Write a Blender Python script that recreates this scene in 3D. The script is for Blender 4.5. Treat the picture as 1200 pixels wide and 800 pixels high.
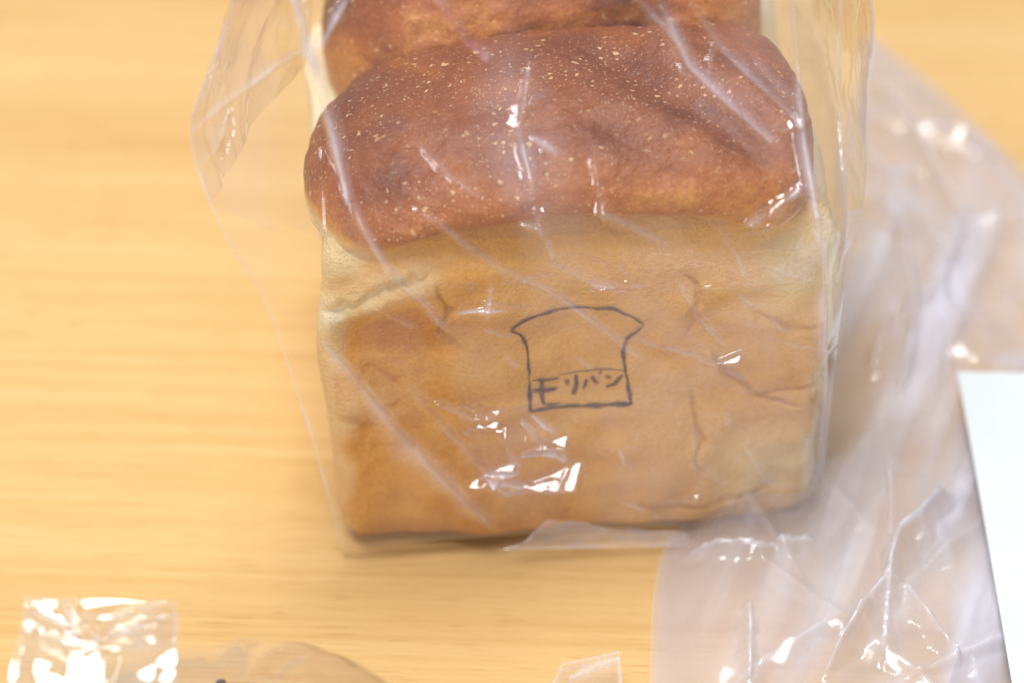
import bpy, math
import numpy as np
from mathutils import Vector

for o in list(bpy.data.objects):
    bpy.data.objects.remove(o, do_unlink=True)
sc = bpy.context.scene
col = sc.collection
R = math.radians
rng = np.random.RandomState(7)

# ------------------------------------------------------------------ camera
PITCH, DIST = R(40), 0.58
aim = Vector((-0.011, 0.0, 0.058))
fwd = Vector((0, math.cos(PITCH), -math.sin(PITCH)))
cam_d = bpy.data.cameras.new('camera')
cam = bpy.data.objects.new('camera', cam_d)
col.objects.link(cam)
cam.location = aim - DIST * fwd
cam.rotation_euler = (math.pi / 2 - PITCH, 0, 0)
cam_d.sensor_width = 36
cam_d.lens = 85
cam_d.clip_start, cam_d.clip_end = 0.01, 20
cam_d.dof.use_dof = True
cam_d.dof.focus_distance = 0.557
cam_d.dof.aperture_fstop = 5.6
sc.camera = cam

# ------------------------------------------------------------------ light
world = bpy.data.worlds.new('World')
sc.world = world
world.use_nodes = True
bg = world.node_tree.nodes['Background']
bg.inputs['Color'].default_value = (0.97, 0.96, 1.0, 1)
bg.inputs['Strength'].default_value = 0.40

def lamp(name, loc, target, sx, sy, power, color):
    d = bpy.data.lights.new(name, 'AREA')
    d.shape = 'RECTANGLE'
    d.size, d.size_y = sx, sy
    d.energy = power
    d.color = color
    o = bpy.data.objects.new(name, d)
    col.objects.link(o)
    o.location = loc
    o.rotation_euler = (Vector(target) - Vector(loc)).to_track_quat('-Z', 'Y').to_euler()
    return o

lamp('ceiling_light', (-0.18, 0.20, 1.75), (0, 0, 0), 1.0, 0.20, 20, (1.0, 0.985, 0.96))
lamp('ceiling_light', (-0.20, -0.55, 1.75), (0, 0, 0), 1.0, 0.20, 19, (1.0, 0.985, 0.96))
lamp('window_light', (-0.75, -1.95, 0.85), (0, 0, 0.05), 0.60, 0.55, 16, (0.93, 0.95, 1.0))

sc.view_settings.view_transform = 'Standard'
sc.view_settings.look = 'None'
sc.view_settings.gamma = 1
sc.view_settings.use_curve_mapping = False
sc.view_settings.exposure = -0.13
sc.render.engine = 'CYCLES'
sc.cycles.transparent_max_bounces = 20
sc.cycles.max_bounces = 6
sc.cycles.diffuse_bounces = 3
sc.cycles.glossy_bounces = 3
sc.cycles.caustics_reflective = False
sc.cycles.caustics_refractive = False
sc.cycles.use_denoising = True
sc.cycles.sample_clamp_indirect = 4

# ------------------------------------------------------------------ helpers
def link(o, parent=None):
    col.objects.link(o)
    if parent is not None:
        o.parent = parent
    return o

def empty(name, loc=(0, 0, 0), rz=0.0):
    o = bpy.data.objects.new(name, None)
    o.location = loc
    o.rotation_euler = (0, 0, rz)
    o.empty_display_size = 0.02
    return link(o)

def tag(o, label=None, cat=None, group=None, kind=None):
    if label: o['label'] = label
    if cat: o['category'] = cat
    if group: o['group'] = group
    if kind: o['kind'] = kind
    return o

def mesh_obj(name, V, F, mat, parent=None, smooth=True, attrs=None):
    me = bpy.data.meshes.new(name)
    V = np.asarray(V, dtype=np.float32)
    F = np.asarray(F, dtype=np.int32)
    me.vertices.add(len(V))
    me.vertices.foreach_set('co', V.ravel())
    n = F.shape[1]
    me.loops.add(F.size)
    me.loops.foreach_set('vertex_index', F.ravel())
    me.polygons.add(len(F))
    me.polygons.foreach_set('loop_start', np.arange(0, F.size, n, dtype=np.int32))
    me.polygons.foreach_set('use_smooth', np.full(len(F), smooth))
    for k, a in (attrs or {}).items():
        at = me.attributes.new(k, 'FLOAT', 'POINT')
        at.data.foreach_set('value', np.asarray(a, dtype=np.float32).ravel())
    me.update(calc_edges=True)
    me.validate()
    me.materials.append(mat)
    return link(bpy.data.objects.new(name, me), parent)

def grid_faces(nr, nc, wrap=False):
    r = np.arange(nr - 1)[:, None]
    c = np.arange(nc if wrap else nc - 1)[None, :]
    c2 = (c + 1) % nc
    f = np.stack([r * nc + c, r * nc + c2, (r + 1) * nc + c2, (r + 1) * nc + c], -1)
    return f.reshape(-1, 4)

def sin_noise(P, freq, seed, n=24):
    """smooth noise of about unit size at the points P (..., k)"""
    q = np.random.RandomState(seed)
    out = 0
    for _ in range(n):
        d = q.normal(size=P.shape[-1])
        d = d / np.linalg.norm(d) * freq * (0.5 + q.rand())
        out = out + np.sin(P @ d * 2 * math.pi + q.rand() * 6.283)
    return out / math.sqrt(n / 2)

def smooth(a, b, x):
    t = np.clip((x - a) / (b - a), 0, 1)
    return t * t * (3 - 2 * t)

def facet(u, v, cell, ang, seed):
    """piecewise-linear noise: flat triangular facets meeting in straight creases"""
    q = np.random.RandomState(seed)
    tab = q.rand(64, 64) * 2 - 1
    c, s = math.cos(ang), math.sin(ang)
    x, y = (c * u - s * v) / cell, (s * u + c * v) / cell
    w = np.stack([x, y], -1)
    x = x + 0.35 * sin_noise(w, 0.35, seed + 1, 8)
    y = y * 0.7 + 0.35 * sin_noise(w, 0.35, seed + 2, 8)
    k = (x + y) * 0.366
    xs, ys = x + k, y + k
    i, j = np.floor(xs).astype(int), np.floor(ys).astype(int)
    fx, fy = xs - i, ys - j
    up = fx > fy
    h = lambda a, b: tab[a % 64, b % 64]
    v00, v11 = h(i, j), h(i + 1, j + 1)
    vm = np.where(up, h(i + 1, j), h(i, j + 1))
    hi, lo = np.maximum(fx, fy), np.minimum(fx, fy)
    return v00 * (1 - hi) + vm * (hi - lo) + v11 * lo

def seg_dist(u, v, pts):
    """distance to a polyline, and the place along it (0..1)"""
    best = np.full(u.shape, 1e9)
    along = np.zeros(u.shape)
    sgn = np.zeros(u.shape)
    L = [math.dist(pts[i], pts[i + 1]) for i in range(len(pts) - 1)]
    tot, acc = sum(L), 0
    for i in range(len(pts) - 1):
        (x0, y0), (x1, y1) = pts[i], pts[i + 1]
        dx, dy = x1 - x0, y1 - y0
        t = np.clip(((u - x0) * dx + (v - y0) * dy) / (dx * dx + dy * dy), 0, 1)
        ex, ey = u - x0 - t * dx, v - y0 - t * dy
        d = np.hypot(ex, ey)
        m = d < best
        best = np.where(m, d, best)
        along = np.where(m, (acc + t * L[i]) / tot, along)
        sgn = np.where(m, np.sign(ex * dy - ey * dx), sgn)
        acc += L[i]
    return best, along, sgn

def ridge(u, v, pts, w, h, fade=0.18, lean=0.0):
    d, a, s = seg_dist(u, v, pts)
    jit = 1 + .22 * np.sin(a * 17 + w * 9e3) + .14 * np.sin(a * 41 + w * 2e4)
    ww = w * (1 + lean * s) * (.30 + .70 * np.sin(math.pi * np.clip(a, 0, 1)) ** .7) * jit
    t = np.clip(1 - d / ww, 0, 1)
    e = smooth(0, fade, a) * smooth(0, fade, 1 - a) if fade > 0 else 1.0
    return h * t ** 1.3 * e

# ------------------------------------------------------------------ materials
def new_mat(name):
    m = bpy.data.materials.new(name)
    m.use_nodes = True
    nt = m.node_tree
    nt.nodes.clear()
    out = nt.nodes.new('ShaderNodeOutputMaterial')
    return m, nt, out

def N(nt, typ, **kw):
    n = nt.nodes.new(typ)
    for k, v in kw.items():
        if k in n.inputs: n.inputs[k].default_value = v
        else: setattr(n, k, v)
    return n

def ramp(nt, stops, interp='LINEAR'):
    r = nt.nodes.new('ShaderNodeValToRGB')
    r.color_ramp.interpolation = interp
    e = r.color_ramp.elements
    while len(e) < len(stops): e.new(0.5)
    for q, (p, c) in zip(e, stops):
        q.position = p
        q.color = (*c, 1) if len(c) == 3 else c
    return r

def math_node(nt, op, a, b=None, clamp=False):
    m = nt.nodes.new('ShaderNodeMath')
    m.operation = op
    m.use_clamp = clamp
    for k, x in ((0, a), (1, b)):
        if x is None: continue
        if hasattr(x, 'is_linked'): nt.links.new(x, m.inputs[k])
        else: m.inputs[k].default_value = x
    return m.outputs[0]

def mix_rgb(nt, fac, a, b, mode='MIX'):
    m = nt.nodes.new('ShaderNodeMix')
    m.data_type = 'RGBA'
    m.blend_type = mode
    for k, x in ((0, fac), (6, a), (7, b)):
        if hasattr(x, 'is_linked'): nt.links.new(x, m.inputs[k])
        elif k == 0: m.inputs[k].default_value = x
        else: m.inputs[k].default_value = (*x, 1)
    return m.outputs[2]

def wood_material():
    m, nt, out = new_mat('beech_veneer')
    L = nt.links.new
    tc = N(nt, 'ShaderNodeTexCoord')
    mp = N(nt, 'ShaderNodeMapping')
    mp.inputs['Rotation'].default_value = (0, 0, R(2.6))
    L(tc.outputs['Object'], mp.inputs['Vector'])
    def streak(sx, sy, det, rough=0.6):
        s = N(nt, 'ShaderNodeMapping')
        s.inputs['Scale'].default_value = (sx, sy, 1)
        L(mp.outputs[0], s.inputs['Vector'])
        n = N(nt, 'ShaderNodeTexNoise', Scale=1.0, Detail=det, Roughness=rough)
        L(s.outputs[0], n.inputs['Vector'])
        return n.outputs['Fac']
    a, b, c = streak(2.2, 34, 4), streak(6, 330, 6, 0.72), streak(70, 1300, 2)
    d = streak(3.5, 5.0, 2)
    t = math_node(nt, 'ADD', math_node(nt, 'MULTIPLY', a, 0.34), math_node(nt, 'MULTIPLY', b, 0.46))
    t = math_node(nt, 'ADD', t, math_node(nt, 'MULTIPLY', d, 0.22))
    r = ramp(nt, [(0.34, (0.55, 0.305, 0.105)), (0.45, (0.68, 0.425, 0.165)), (0.54, (0.74, 0.487, 0.207)), (0.66, (0.79, 0.548, 0.260))])
    L(t, r.inputs[0])
    pores = ramp(nt, [(0.30, (0.80, 0.72, 0.62)), (0.42, (1, 1, 1))])
    L(c, pores.inputs[0])
    colr = mix_rgb(nt, 0.85, r.outputs[0], pores.outputs[0], 'MULTIPLY')
    bs = N(nt, 'ShaderNodeBsdfPrincipled', Roughness=0.42)
    bs.inputs['Specular IOR Level'].default_value = 0.35
    L(colr, bs.inputs['Base Color'])
    bp = N(nt, 'ShaderNodeBump', Strength=0.12, Distance=0.0003)
    L(b, bp.inputs['Height'])
    L(bp.outputs[0], bs.inputs['Normal'])
    L(bs.outputs[0], out.inputs[0])
    return m

CRUST = [(0.00, (0.85, 0.73, 0.50)), (0.16, (0.79, 0.60, 0.32)), (0.34, (0.75, 0.455, 0.195)), (0.50, (0.68, 0.335, 0.068)),
         (0.66, (0.45, 0.148, 0.034)), (0.82, (0.29, 0.084, 0.025)), (1.00, (0.145, 0.036, 0.016))]

def crust_material(name, flecks, bump=0.35, gloss=0.45):
    m, nt, out = new_mat(name)
    L = nt.links.new
    tc = N(nt, 'ShaderNodeTexCoord')
    at = N(nt, 'ShaderNodeAttribute', attribute_name='brown')
    n1 = N(nt, 'ShaderNodeTexNoise', Scale=110.0, Detail=6.0, Roughness=0.68)
    n2 = N(nt, 'ShaderNodeTexNoise', Scale=900.0, Detail=3.0, Roughness=0.7)
    for n in (n1, n2): L(tc.outputs['Object'], n.inputs['Vector'])
    v = math_node(nt, 'ADD', at.outputs['Fac'], math_node(nt, 'MULTIPLY', math_node(nt, 'SUBTRACT', n1.outputs['Fac'], 0.5), 0.20 if flecks else 0.11))
    v = math_node(nt, 'ADD', v, math_node(nt, 'MULTIPLY', math_node(nt, 'SUBTRACT', n2.outputs['Fac'], 0.5), 0.28 if flecks else 0.24))
    r = ramp(nt, CRUST)
    L(v, r.inputs[0])
    colr = r.outputs[0]
    n3 = N(nt, 'ShaderNodeTexNoise', Scale=330.0, Detail=5.0, Roughness=0.65)
    L(tc.outputs['Object'], n3.inputs['Vector'])
    hgt = math_node(nt, 'ADD', n2.outputs['Fac'], math_node(nt, 'MULTIPLY', n3.outputs['Fac'], 1.4))
    if flecks:
        masks = []
        for scale, size, keep in ((300.0, 0.17, 0.50), (560.0, 0.22, 0.40), (1300.0, 0.30, 0.35)):
            wn = N(nt, 'ShaderNodeTexNoise', Scale=scale * 1.4, Detail=1.0)
            L(tc.outputs['Object'], wn.inputs['Vector'])
            wp = N(nt, 'ShaderNodeMix', data_type='VECTOR')
            wp.inputs[0].default_value = 0.0016
            vm = N(nt, 'ShaderNodeVectorMath', operation='MULTIPLY_ADD')
            L(wn.outputs['Color'], vm.inputs[0])
            vm.inputs[1].default_value = (0.9 / scale,) * 3
            L(tc.outputs['Object'], vm.inputs[2])
            vo = N(nt, 'ShaderNodeTexVoronoi', Scale=scale)
            L(vm.outputs[0], vo.inputs['Vector'])
            sep = N(nt, 'ShaderNodeSeparateColor')
            L(vo.outputs['Color'], sep.inputs[0])
            lim = math_node(nt, 'MULTIPLY', math_node(nt, 'SUBTRACT', sep.outputs[0], keep, True), size / (1 - keep) * 1.5)
            masks.append(math_node(nt, 'MULTIPLY', math_node(nt, 'SUBTRACT', lim, vo.outputs['Distance'], True), 16.0, True))
        f = math_node(nt, 'MAXIMUM', math_node(nt, 'MAXIMUM', masks[0], masks[1]), math_node(nt, 'MULTIPLY', masks[2], 0.5))
        keepb = ramp(nt, [(0.30, (0.15, 0.15, 0.15)), (0.62, (1, 1, 1))])
        L(at.outputs['Fac'], keepb.inputs[0])
        big = N(nt, 'ShaderNodeTexNoise', Scale=42.0, Detail=1.0)
        L(tc.outputs['Object'], big.inputs['Vector'])
        pat = ramp(nt, [(0.34, (0.25, 0.25, 0.25)), (0.55, (0.95, 0.95, 0.95))])
        L(big.outputs['Fac'], pat.inputs[0])
        f = math_node(nt, 'MULTIPLY', f, pat.outputs[0])
        colr = mix_rgb(nt, f, colr, (0.72, 0.46, 0.24))
        mid = N(nt, 'ShaderNodeTexNoise', Scale=260.0, Detail=4.0, Roughness=0.6)
        L(tc.outputs['Object'], mid.inputs['Vector'])
        hgt = math_node(nt, 'ADD', math_node(nt, 'ADD', hgt, math_node(nt, 'MULTIPLY', mid.outputs['Fac'], 2.2)), math_node(nt, 'MULTIPLY', f, 0.8))
    bs = N(nt, 'ShaderNodeBsdfPrincipled', Roughness=gloss)
    bs.inputs['Specular IOR Level'].default_value = 0.4 if flecks else 0.2
    L(colr, bs.inputs['Base Color'])
    bp = N(nt, 'ShaderNodeBump', Strength=bump, Distance=0.0006)
    L(hgt, bp.inputs['Height'])
    L(bp.outputs[0], bs.inputs['Normal'])
    L(bs.outputs[0], out.inputs[0])
    return m

def film_material(name, haze, tint=(1, 1, 1), haze_col=(0.88, 0.86, 1.0), f0=0.075, rough=0.05, haze_noise=0.0):
    """thin clear plastic: straight-through transmission, a little milky scatter and a Schlick reflection from both faces"""
    m, nt, out = new_mat(name)
    L = nt.links.new
    g = N(nt, 'ShaderNodeNewGeometry')
    dt = N(nt, 'ShaderNodeVectorMath', operation='DOT_PRODUCT')
    L(g.outputs['Normal'], dt.inputs[0])
    L(g.outputs['Incoming'], dt.inputs[1])
    k = math_node(nt, 'SUBTRACT', 1.0, math_node(nt, 'ABSOLUTE', dt.outputs['Value']), True)
    F = math_node(nt, 'ADD', math_node(nt, 'MULTIPLY', math_node(nt, 'POWER', k, 4.0), 0.85), f0, True)
    tr = N(nt, 'ShaderNodeBsdfTransparent')
    tr.inputs[0].default_value = (*tint, 1)
    df = N(nt, 'ShaderNodeBsdfDiffuse')
    df.inputs[0].default_value = (*haze_col, 1)
    tl = N(nt, 'ShaderNodeBsdfTranslucent')
    tl.inputs[0].default_value = (*haze_col, 1)
    hz = N(nt, 'ShaderNodeMixShader')
    hz.inputs[0].default_value = 0.22
    L(df.outputs[0], hz.inputs[1]); L(tl.outputs[0], hz.inputs[2])
    body = N(nt, 'ShaderNodeMixShader')
    # more film is crossed at a slant: the milky part grows with the slant
    hv = math_node(nt, 'ADD', math_node(nt, 'MULTIPLY', math_node(nt, 'POWER', k, 2.0), haze * 1.6), haze, True)
    fa = N(nt, 'ShaderNodeAttribute', attribute_name='fold_and_sheen')  # crease whitening plus painted sheen, added to the haze
    hv = math_node(nt, 'ADD', hv, fa.outputs['Fac'], True)
    pk = N(nt, 'ShaderNodeAttribute', attribute_name='pink')
    hc = mix_rgb(nt, pk.outputs['Fac'], haze_col, (0.80, 0.36, 0.50))
    L(hc, df.inputs[0]); L(hc, tl.inputs[0])
    if haze_noise:
        tc = N(nt, 'ShaderNodeTexCoord')
        hn = N(nt, 'ShaderNodeTexNoise', Scale=38.0, Detail=3.0)
        L(tc.outputs['Object'], hn.inputs['Vector'])
        hv = math_node(nt, 'MULTIPLY', hv, math_node(nt, 'ADD', math_node(nt, 'MULTIPLY', math_node(nt, 'SUBTRACT', hn.outputs['Fac'], 0.5), haze_noise * 2), 1.0), True)
    L(hv, body.inputs[0])
    L(tr.outputs[0], body.inputs[1]); L(hz.outputs[0], body.inputs[2])
    gl = N(nt, 'ShaderNodeBsdfGlossy', Roughness=rough)
    gl.inputs['Color'].default_value = (1, 1, 1, 1)
    mx = N(nt, 'ShaderNodeMixShader')
    L(F, mx.inputs[0]); L(body.outputs[0], mx.inputs[1]); L(gl.outputs[0], mx.inputs[2])
    L(mx.outputs[0], out.inputs[0])
    return m

def plain(name, colr, rough=0.6, noise=0.0, scale=60.0):
    m, nt, out = new_mat(name)
    bs = N(nt, 'ShaderNodeBsdfPrincipled', Roughness=rough)
    bs.inputs['Base Color'].default_value = (*colr, 1)
    if noise:
        tc = N(nt, 'ShaderNodeTexCoord')
        n = N(nt, 'ShaderNodeTexNoise', Scale=scale, Detail=4.0)
        nt.links.new(tc.outputs['Object'], n.inputs['Vector'])
        r = ramp(nt, [(0.3, tuple(c * (1 - noise) for c in colr)), (0.7, tuple(min(1, c * (1 + noise)) for c in colr))])
        nt.links.new(n.outputs['Fac'], r.inputs[0])
        nt.links.new(r.outputs[0], bs.inputs['Base Color'])
    nt.links.new(bs.outputs[0], out.inputs[0])
    return m

def brand_material():
    m, nt, out = new_mat('scorched_line')
    L = nt.links.new
    at = N(nt, 'ShaderNodeAttribute', attribute_name='edge')
    tc = N(nt, 'ShaderNodeTexCoord')
    n = N(nt, 'ShaderNodeTexNoise', Scale=420.0, Detail=3.0)
    L(tc.outputs['Object'], n.inputs['Vector'])
    e = math_node(nt, 'MULTIPLY', at.outputs['Fac'], math_node(nt, 'ADD', math_node(nt, 'MULTIPLY', n.outputs['Fac'], 1.5), -0.02), True)
    r = ramp(nt, [(0.05, (0, 0, 0)), (0.75, (0.84, 0.84, 0.84))])
    L(e, r.inputs[0])
    df = N(nt, 'ShaderNodeBsdfDiffuse')
    df.inputs[0].default_value = (0.045, 0.032, 0.072, 1)
    tr = N(nt, 'ShaderNodeBsdfTransparent')
    mx = N(nt, 'ShaderNodeMixShader')
    L(r.outputs[0], mx.inputs[0]); L(tr.outputs[0], mx.inputs[1]); L(df.outputs[0], mx.inputs[2])
    L(mx.outputs[0], out.inputs[0])
    return m

M_wood = wood_material()
M_crown = crust_material('baked_crown_crust', True, 0.50, 0.38)
M_side = crust_material('soft_side_crust', False, 0.90, 0.6)
M_brand = brand_material()
M_bag = film_material('clear_bag_film', 0.016, f0=0.075, rough=0.055)
M_fold = film_material('clear_bag_film_doubled', 0.06, f0=0.09, rough=0.07)
M_milky = film_material('soft_milky_film', 0.15, haze_col=(0.88, 0.88, 1.0), f0=0.055, rough=0.12, haze_noise=0.5)
M_pack = film_material('crisp_wrapper_film', 0.04, haze_col=(0.92, 0.92, 1.0), f0=0.13, rough=0.06)
M_paper = plain('white_paper', (0.67, 0.73, 0.75), 0.7, 0.02)

# ------------------------------------------------------------------ table
def box(x0, x1, y0, y1, z0, z1):
    V = [(x, y, z) for z in (z0, z1) for y in (y0, y1) for x in (x0, x1)]
    F = [(0, 2, 3, 1), (4, 5, 7, 6), (0, 1, 5, 4), (2, 6, 7, 3), (0, 4, 6, 2), (1, 3, 7, 5)]
    return V, F
V, F = box(-0.8, 0.8, -0.45, 0.75, -0.03, 0.0)
table = mesh_obj('table_top', V, F, M_wood, smooth=False)
tag(table, kind='structure')

# ------------------------------------------------------------------ loaf of bread
LOC, YAW = (0.005, -0.0086, 0.0), R(5)
loaf = empty('bread_loaf', LOC, YAW)
tag(loaf, 'brown crowned white bread loaf with scorched emblem on its front, inside the clear bag', 'bread')

def face_relief(x, z):
    """relief of the front crust, towards -y; x, z in the loaf's own metres"""
    P = np.stack([x, z], -1)
    d = 0.0011 * sin_noise(P, 22, 3) + 0.00035 * sin_noise(P, 70, 4)
    d = d + 0.0022 * np.exp(-((x - 0.0) / 0.05) ** 2 - ((z - 0.025) / 0.02) ** 2)
    d = d - 0.0022 * np.exp(-((x + 0.035) / 0.012) ** 2 - ((z - 0.066) / 0.006) ** 2)
    tear = [(-0.066, 0.0735), (-0.058, 0.0768), (-0.052, 0.080), (-0.0465, 0.0845), (-0.039, 0.0868), (-0.030, 0.0905)]
    dd, a, s = seg_dist(x + 0.0005 * sin_noise(P, 160, 9), z + 0.0004 * sin_noise(P, 210, 10), tear)
    tf = smooth(-0.030, -0.042, x)
    d = d - tf * (0.0016 * np.exp(-(dd / 0.0010) ** 2) - 0.0010 * np.exp(-((dd - 0.003) / 0.0022) ** 2))
    for pts, w, h in (([(-0.036, 0.088), (-0.0315, 0.078), (-0.0345, 0.070), (-0.027, 0.062)], 0.0011, 0.0011),
                      ([(-0.053, 0.062), (-0.046, 0.054), (-0.045, 0.044)], 0.0030, 0.0008),
                      ([(-0.058, 0.047), (-0.051, 0.040), (-0.046, 0.031)], 0.0026, 0.0007),
                      ([(0.022, 0.086), (0.027, 0.076), (0.024, 0.064)], 0.0011, 0.0010),
                      ([(0.029, 0.062), (0.040, 0.0455), (0.056, 0.041)], 0.0010, 0.0014),
                      ([(0.040, 0.0445), (0.0475, 0.0465), (0.060, 0.0485)], 0.0009, 0.0010),
                      ([(0.0255, 0.050), (0.028, 0.037), (0.0285, 0.020)], 0.0008, 0.0010),
                      ([(0.036, 0.074), (0.049, 0.066), (0.060, 0.066)], 0.0014, 0.0009),
                      ([(0.010, 0.012), (0.028, 0.0095), (0.052, 0.014)], 0.0014, 0.0012)):
        wx = x + 0.0008 * sin_noise(P, 80, 17)
        d = d - ridge(wx, z, pts, w * 1.35, h * 1.7, 0.25)
    return d

def make_body():
    hw, y0, y1, top = 0.0605, 0.0, 0.118, 0.100
    nl = 520
    # loop with rounded corners, front side sampled most densely
    cr = 0.0065
    loop = []
    for t in np.linspace(-1, 1, 240): loop.append((t * (hw - cr), y0, 0, -1))
    for t in np.linspace(0, math.pi / 2, 26)[1:]: loop.append((hw - cr + cr * math.sin(t), y0 + cr - cr * math.cos(t), math.sin(t), -math.cos(t)))
    for t in np.linspace(y0 + cr, y1 - cr, 70)[1:]: loop.append((hw, t, 1, 0))
    for t in np.linspace(0, math.pi / 2, 14)[1:]: loop.append((hw - cr + cr * math.cos(t), y1 - cr + cr * math.sin(t), math.cos(t), math.sin(t)))
    for t in np.linspace(hw - cr, -hw + cr, 60)[1:]: loop.append((t, y1, 0, 1))
    for t in np.linspace(0, math.pi / 2, 14)[1:]: loop.append((-hw + cr - cr * math.sin(t), y1 - cr + cr * math.cos(t), -math.sin(t), math.cos(t)))
    for t in np.linspace(y1 - cr, y0 + cr, 70)[1:]: loop.append((-hw, t, -1, 0))
    for t in np.linspace(0, math.pi / 2, 26)[1:-1]: loop.append((-hw + cr - cr * math.cos(t), y0 + cr - cr * math.sin(t), -math.cos(t), -math.sin(t)))
    loop = np.array(loop)
    nl = len(loop)
    rows, br = [], 0.0042
    zs, ins = [], []
    for t in np.linspace(0, math.pi / 2, 12): zs.append(0.0020 + br - br * math.cos(t)); ins.append(br - br * math.sin(t))
    for z in np.linspace(zs[-1], top - 0.012, 190)[1:]: zs.append(z); ins.append(0)
    for t in np.linspace(0, math.pi / 2, 12)[1:]: zs.append(top - 0.012 + 0.012 * math.sin(t)); ins.append(0.014 * (1 - math.cos(t)))
    zs, ins = np.array(zs), np.array(ins)
    X = loop[None, :, 0] - loop[None, :, 2] * ins[:, None]
    Y = loop[None, :, 1] - loop[None, :, 3] * ins[:, None]
    Zg = np.repeat(zs[:, None], nl, 1)
    # pan walls: a little narrower at the foot, waisted below the crown
    wid = np.interp(zs, [0, 0.03, 0.06, 0.08, 0.1], [0.975, 0.985, 1.0, 1.012, 0.985])[:, None]
    X = X * wid
    nx, ny = loop[None, :, 2], loop[None, :, 3]
    front = np.clip(-ny, 0, 1) ** 2 * (loop[None, :, 1] < 0.02)
    P3 = np.stack([X, Y, Zg], -1)
    low = smooth(0.0, 0.012, Zg)
    dis = 0.0009 * sin_noise(P3, 25, 5) * (1 - front) * low
    rel = face_relief(X, Zg) * front * smooth(0.0, 0.006, Zg)
    X = X + nx * (dis + rel * 0.4)
    Y = Y + ny * dis - rel
    Zg = Zg + 0.0016 * smooth(0.025, 0.0, Zg) * smooth(0.03, 0.004, Y) * smooth(0.03, -0.02, X)
    # right foot corner set back and lifted a touch
    Zg = Zg + 0.003 * smooth(0.03, 0.06, X) * smooth(0.03, 0.0, Zg) * smooth(0.05, 0.0, Y)
    Zg = Zg - 0.013 * smooth(0.080, 0.100, Zg) * smooth(0.022, 0.040, Y) * smooth(-0.025, -0.042, X)
    V = np.stack([X + 0.0012, Y, Zg], -1)
    # browning: tan middle, golden foot, pale corners where the dough tore
    P2 = np.stack([X, Zg], -1)
    b = 0.490 + 0.022 * sin_noise(P2, 16, 31) + 0.018 * sin_noise(P2, 45, 32) - 0.10 * smooth(-0.03, 0.02, X)
    b = b + 0.06 * smooth(0.05, 0.005, Zg) * smooth(0.02, -0.04, X)
    b = b + 0.13 * np.exp(-((X + 0.042) / 0.013) ** 2 - ((Zg - 0.073) / 0.008) ** 2) + 0.10 * np.exp(-((X + 0.024) / 0.012) ** 2 - ((Zg - 0.052) / 0.006) ** 2)
    b = b - 0.28 * smooth(0.0535, 0.0605, np.abs(X) + 0.002 * sin_noise(P2, 40, 33))
    b = b - 0.36 * np.exp(-((X - 0.051) / 0.011) ** 2 - ((Zg - 0.085) / 0.011) ** 2)
    b = b - 0.20 * np.exp(-((X - 0.050) / 0.02) ** 2 - ((Zg - 0.022) / 0.012) ** 2)
    dd, _, s = seg_dist(X, Zg, [(-0.066, 0.0735), (-0.058, 0.0768), (-0.052, 0.080), (-0.0465, 0.0845), (-0.039, 0.0868)])
    b = b - 0.36 * np.exp(-(dd / 0.005) ** 2)
    b = b - 0.02 * smooth(0.084, 0.094, Zg) 
    b = np.where(loop[None, :, 1] > 0.012, 0.06 + 0.05 * sin_noise(P3, 30, 34), b)
    b = np.clip(b, 0, 1)
    V = V.reshape(-1, 3)
    F = list(map(tuple, grid_faces(len(zs), nl, True)))
    nV = len(V)
    cb, ct = V[:nl].mean(0), V[-nl:].mean(0)
    V = np.vstack([V, cb, ct])
    k = np.arange(nl)
    caps = [(nV, (i + 1) % nl, i, i) for i in k]
    Fq = grid_faces(len(zs), nl, True)
    base = (len(zs) - 1) * nl
    tri = np.array([(nV, (i + 1) % nl, i, nV) for i in k])
    o = mesh_obj('loaf_body', V, Fq, M_side, loaf, attrs={'brown': np.append(b.ravel(), [0.2, 0.2])})
    import bmesh
    bm = bmesh.new(); bm.from_mesh(o.data); bm.verts.ensure_lookup_table()
    for i in k:
        j = (i + 1) % nl
        bm.faces.new((bm.verts[nV], bm.verts[j], bm.verts[i]))
        bm.faces.new((bm.verts[nV + 1], bm.verts[base + i], bm.verts[base + j]))
    for f in bm.faces: f.smooth = True
    bm.to_mesh(o.data); bm.free()
    return o

make_body()

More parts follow.
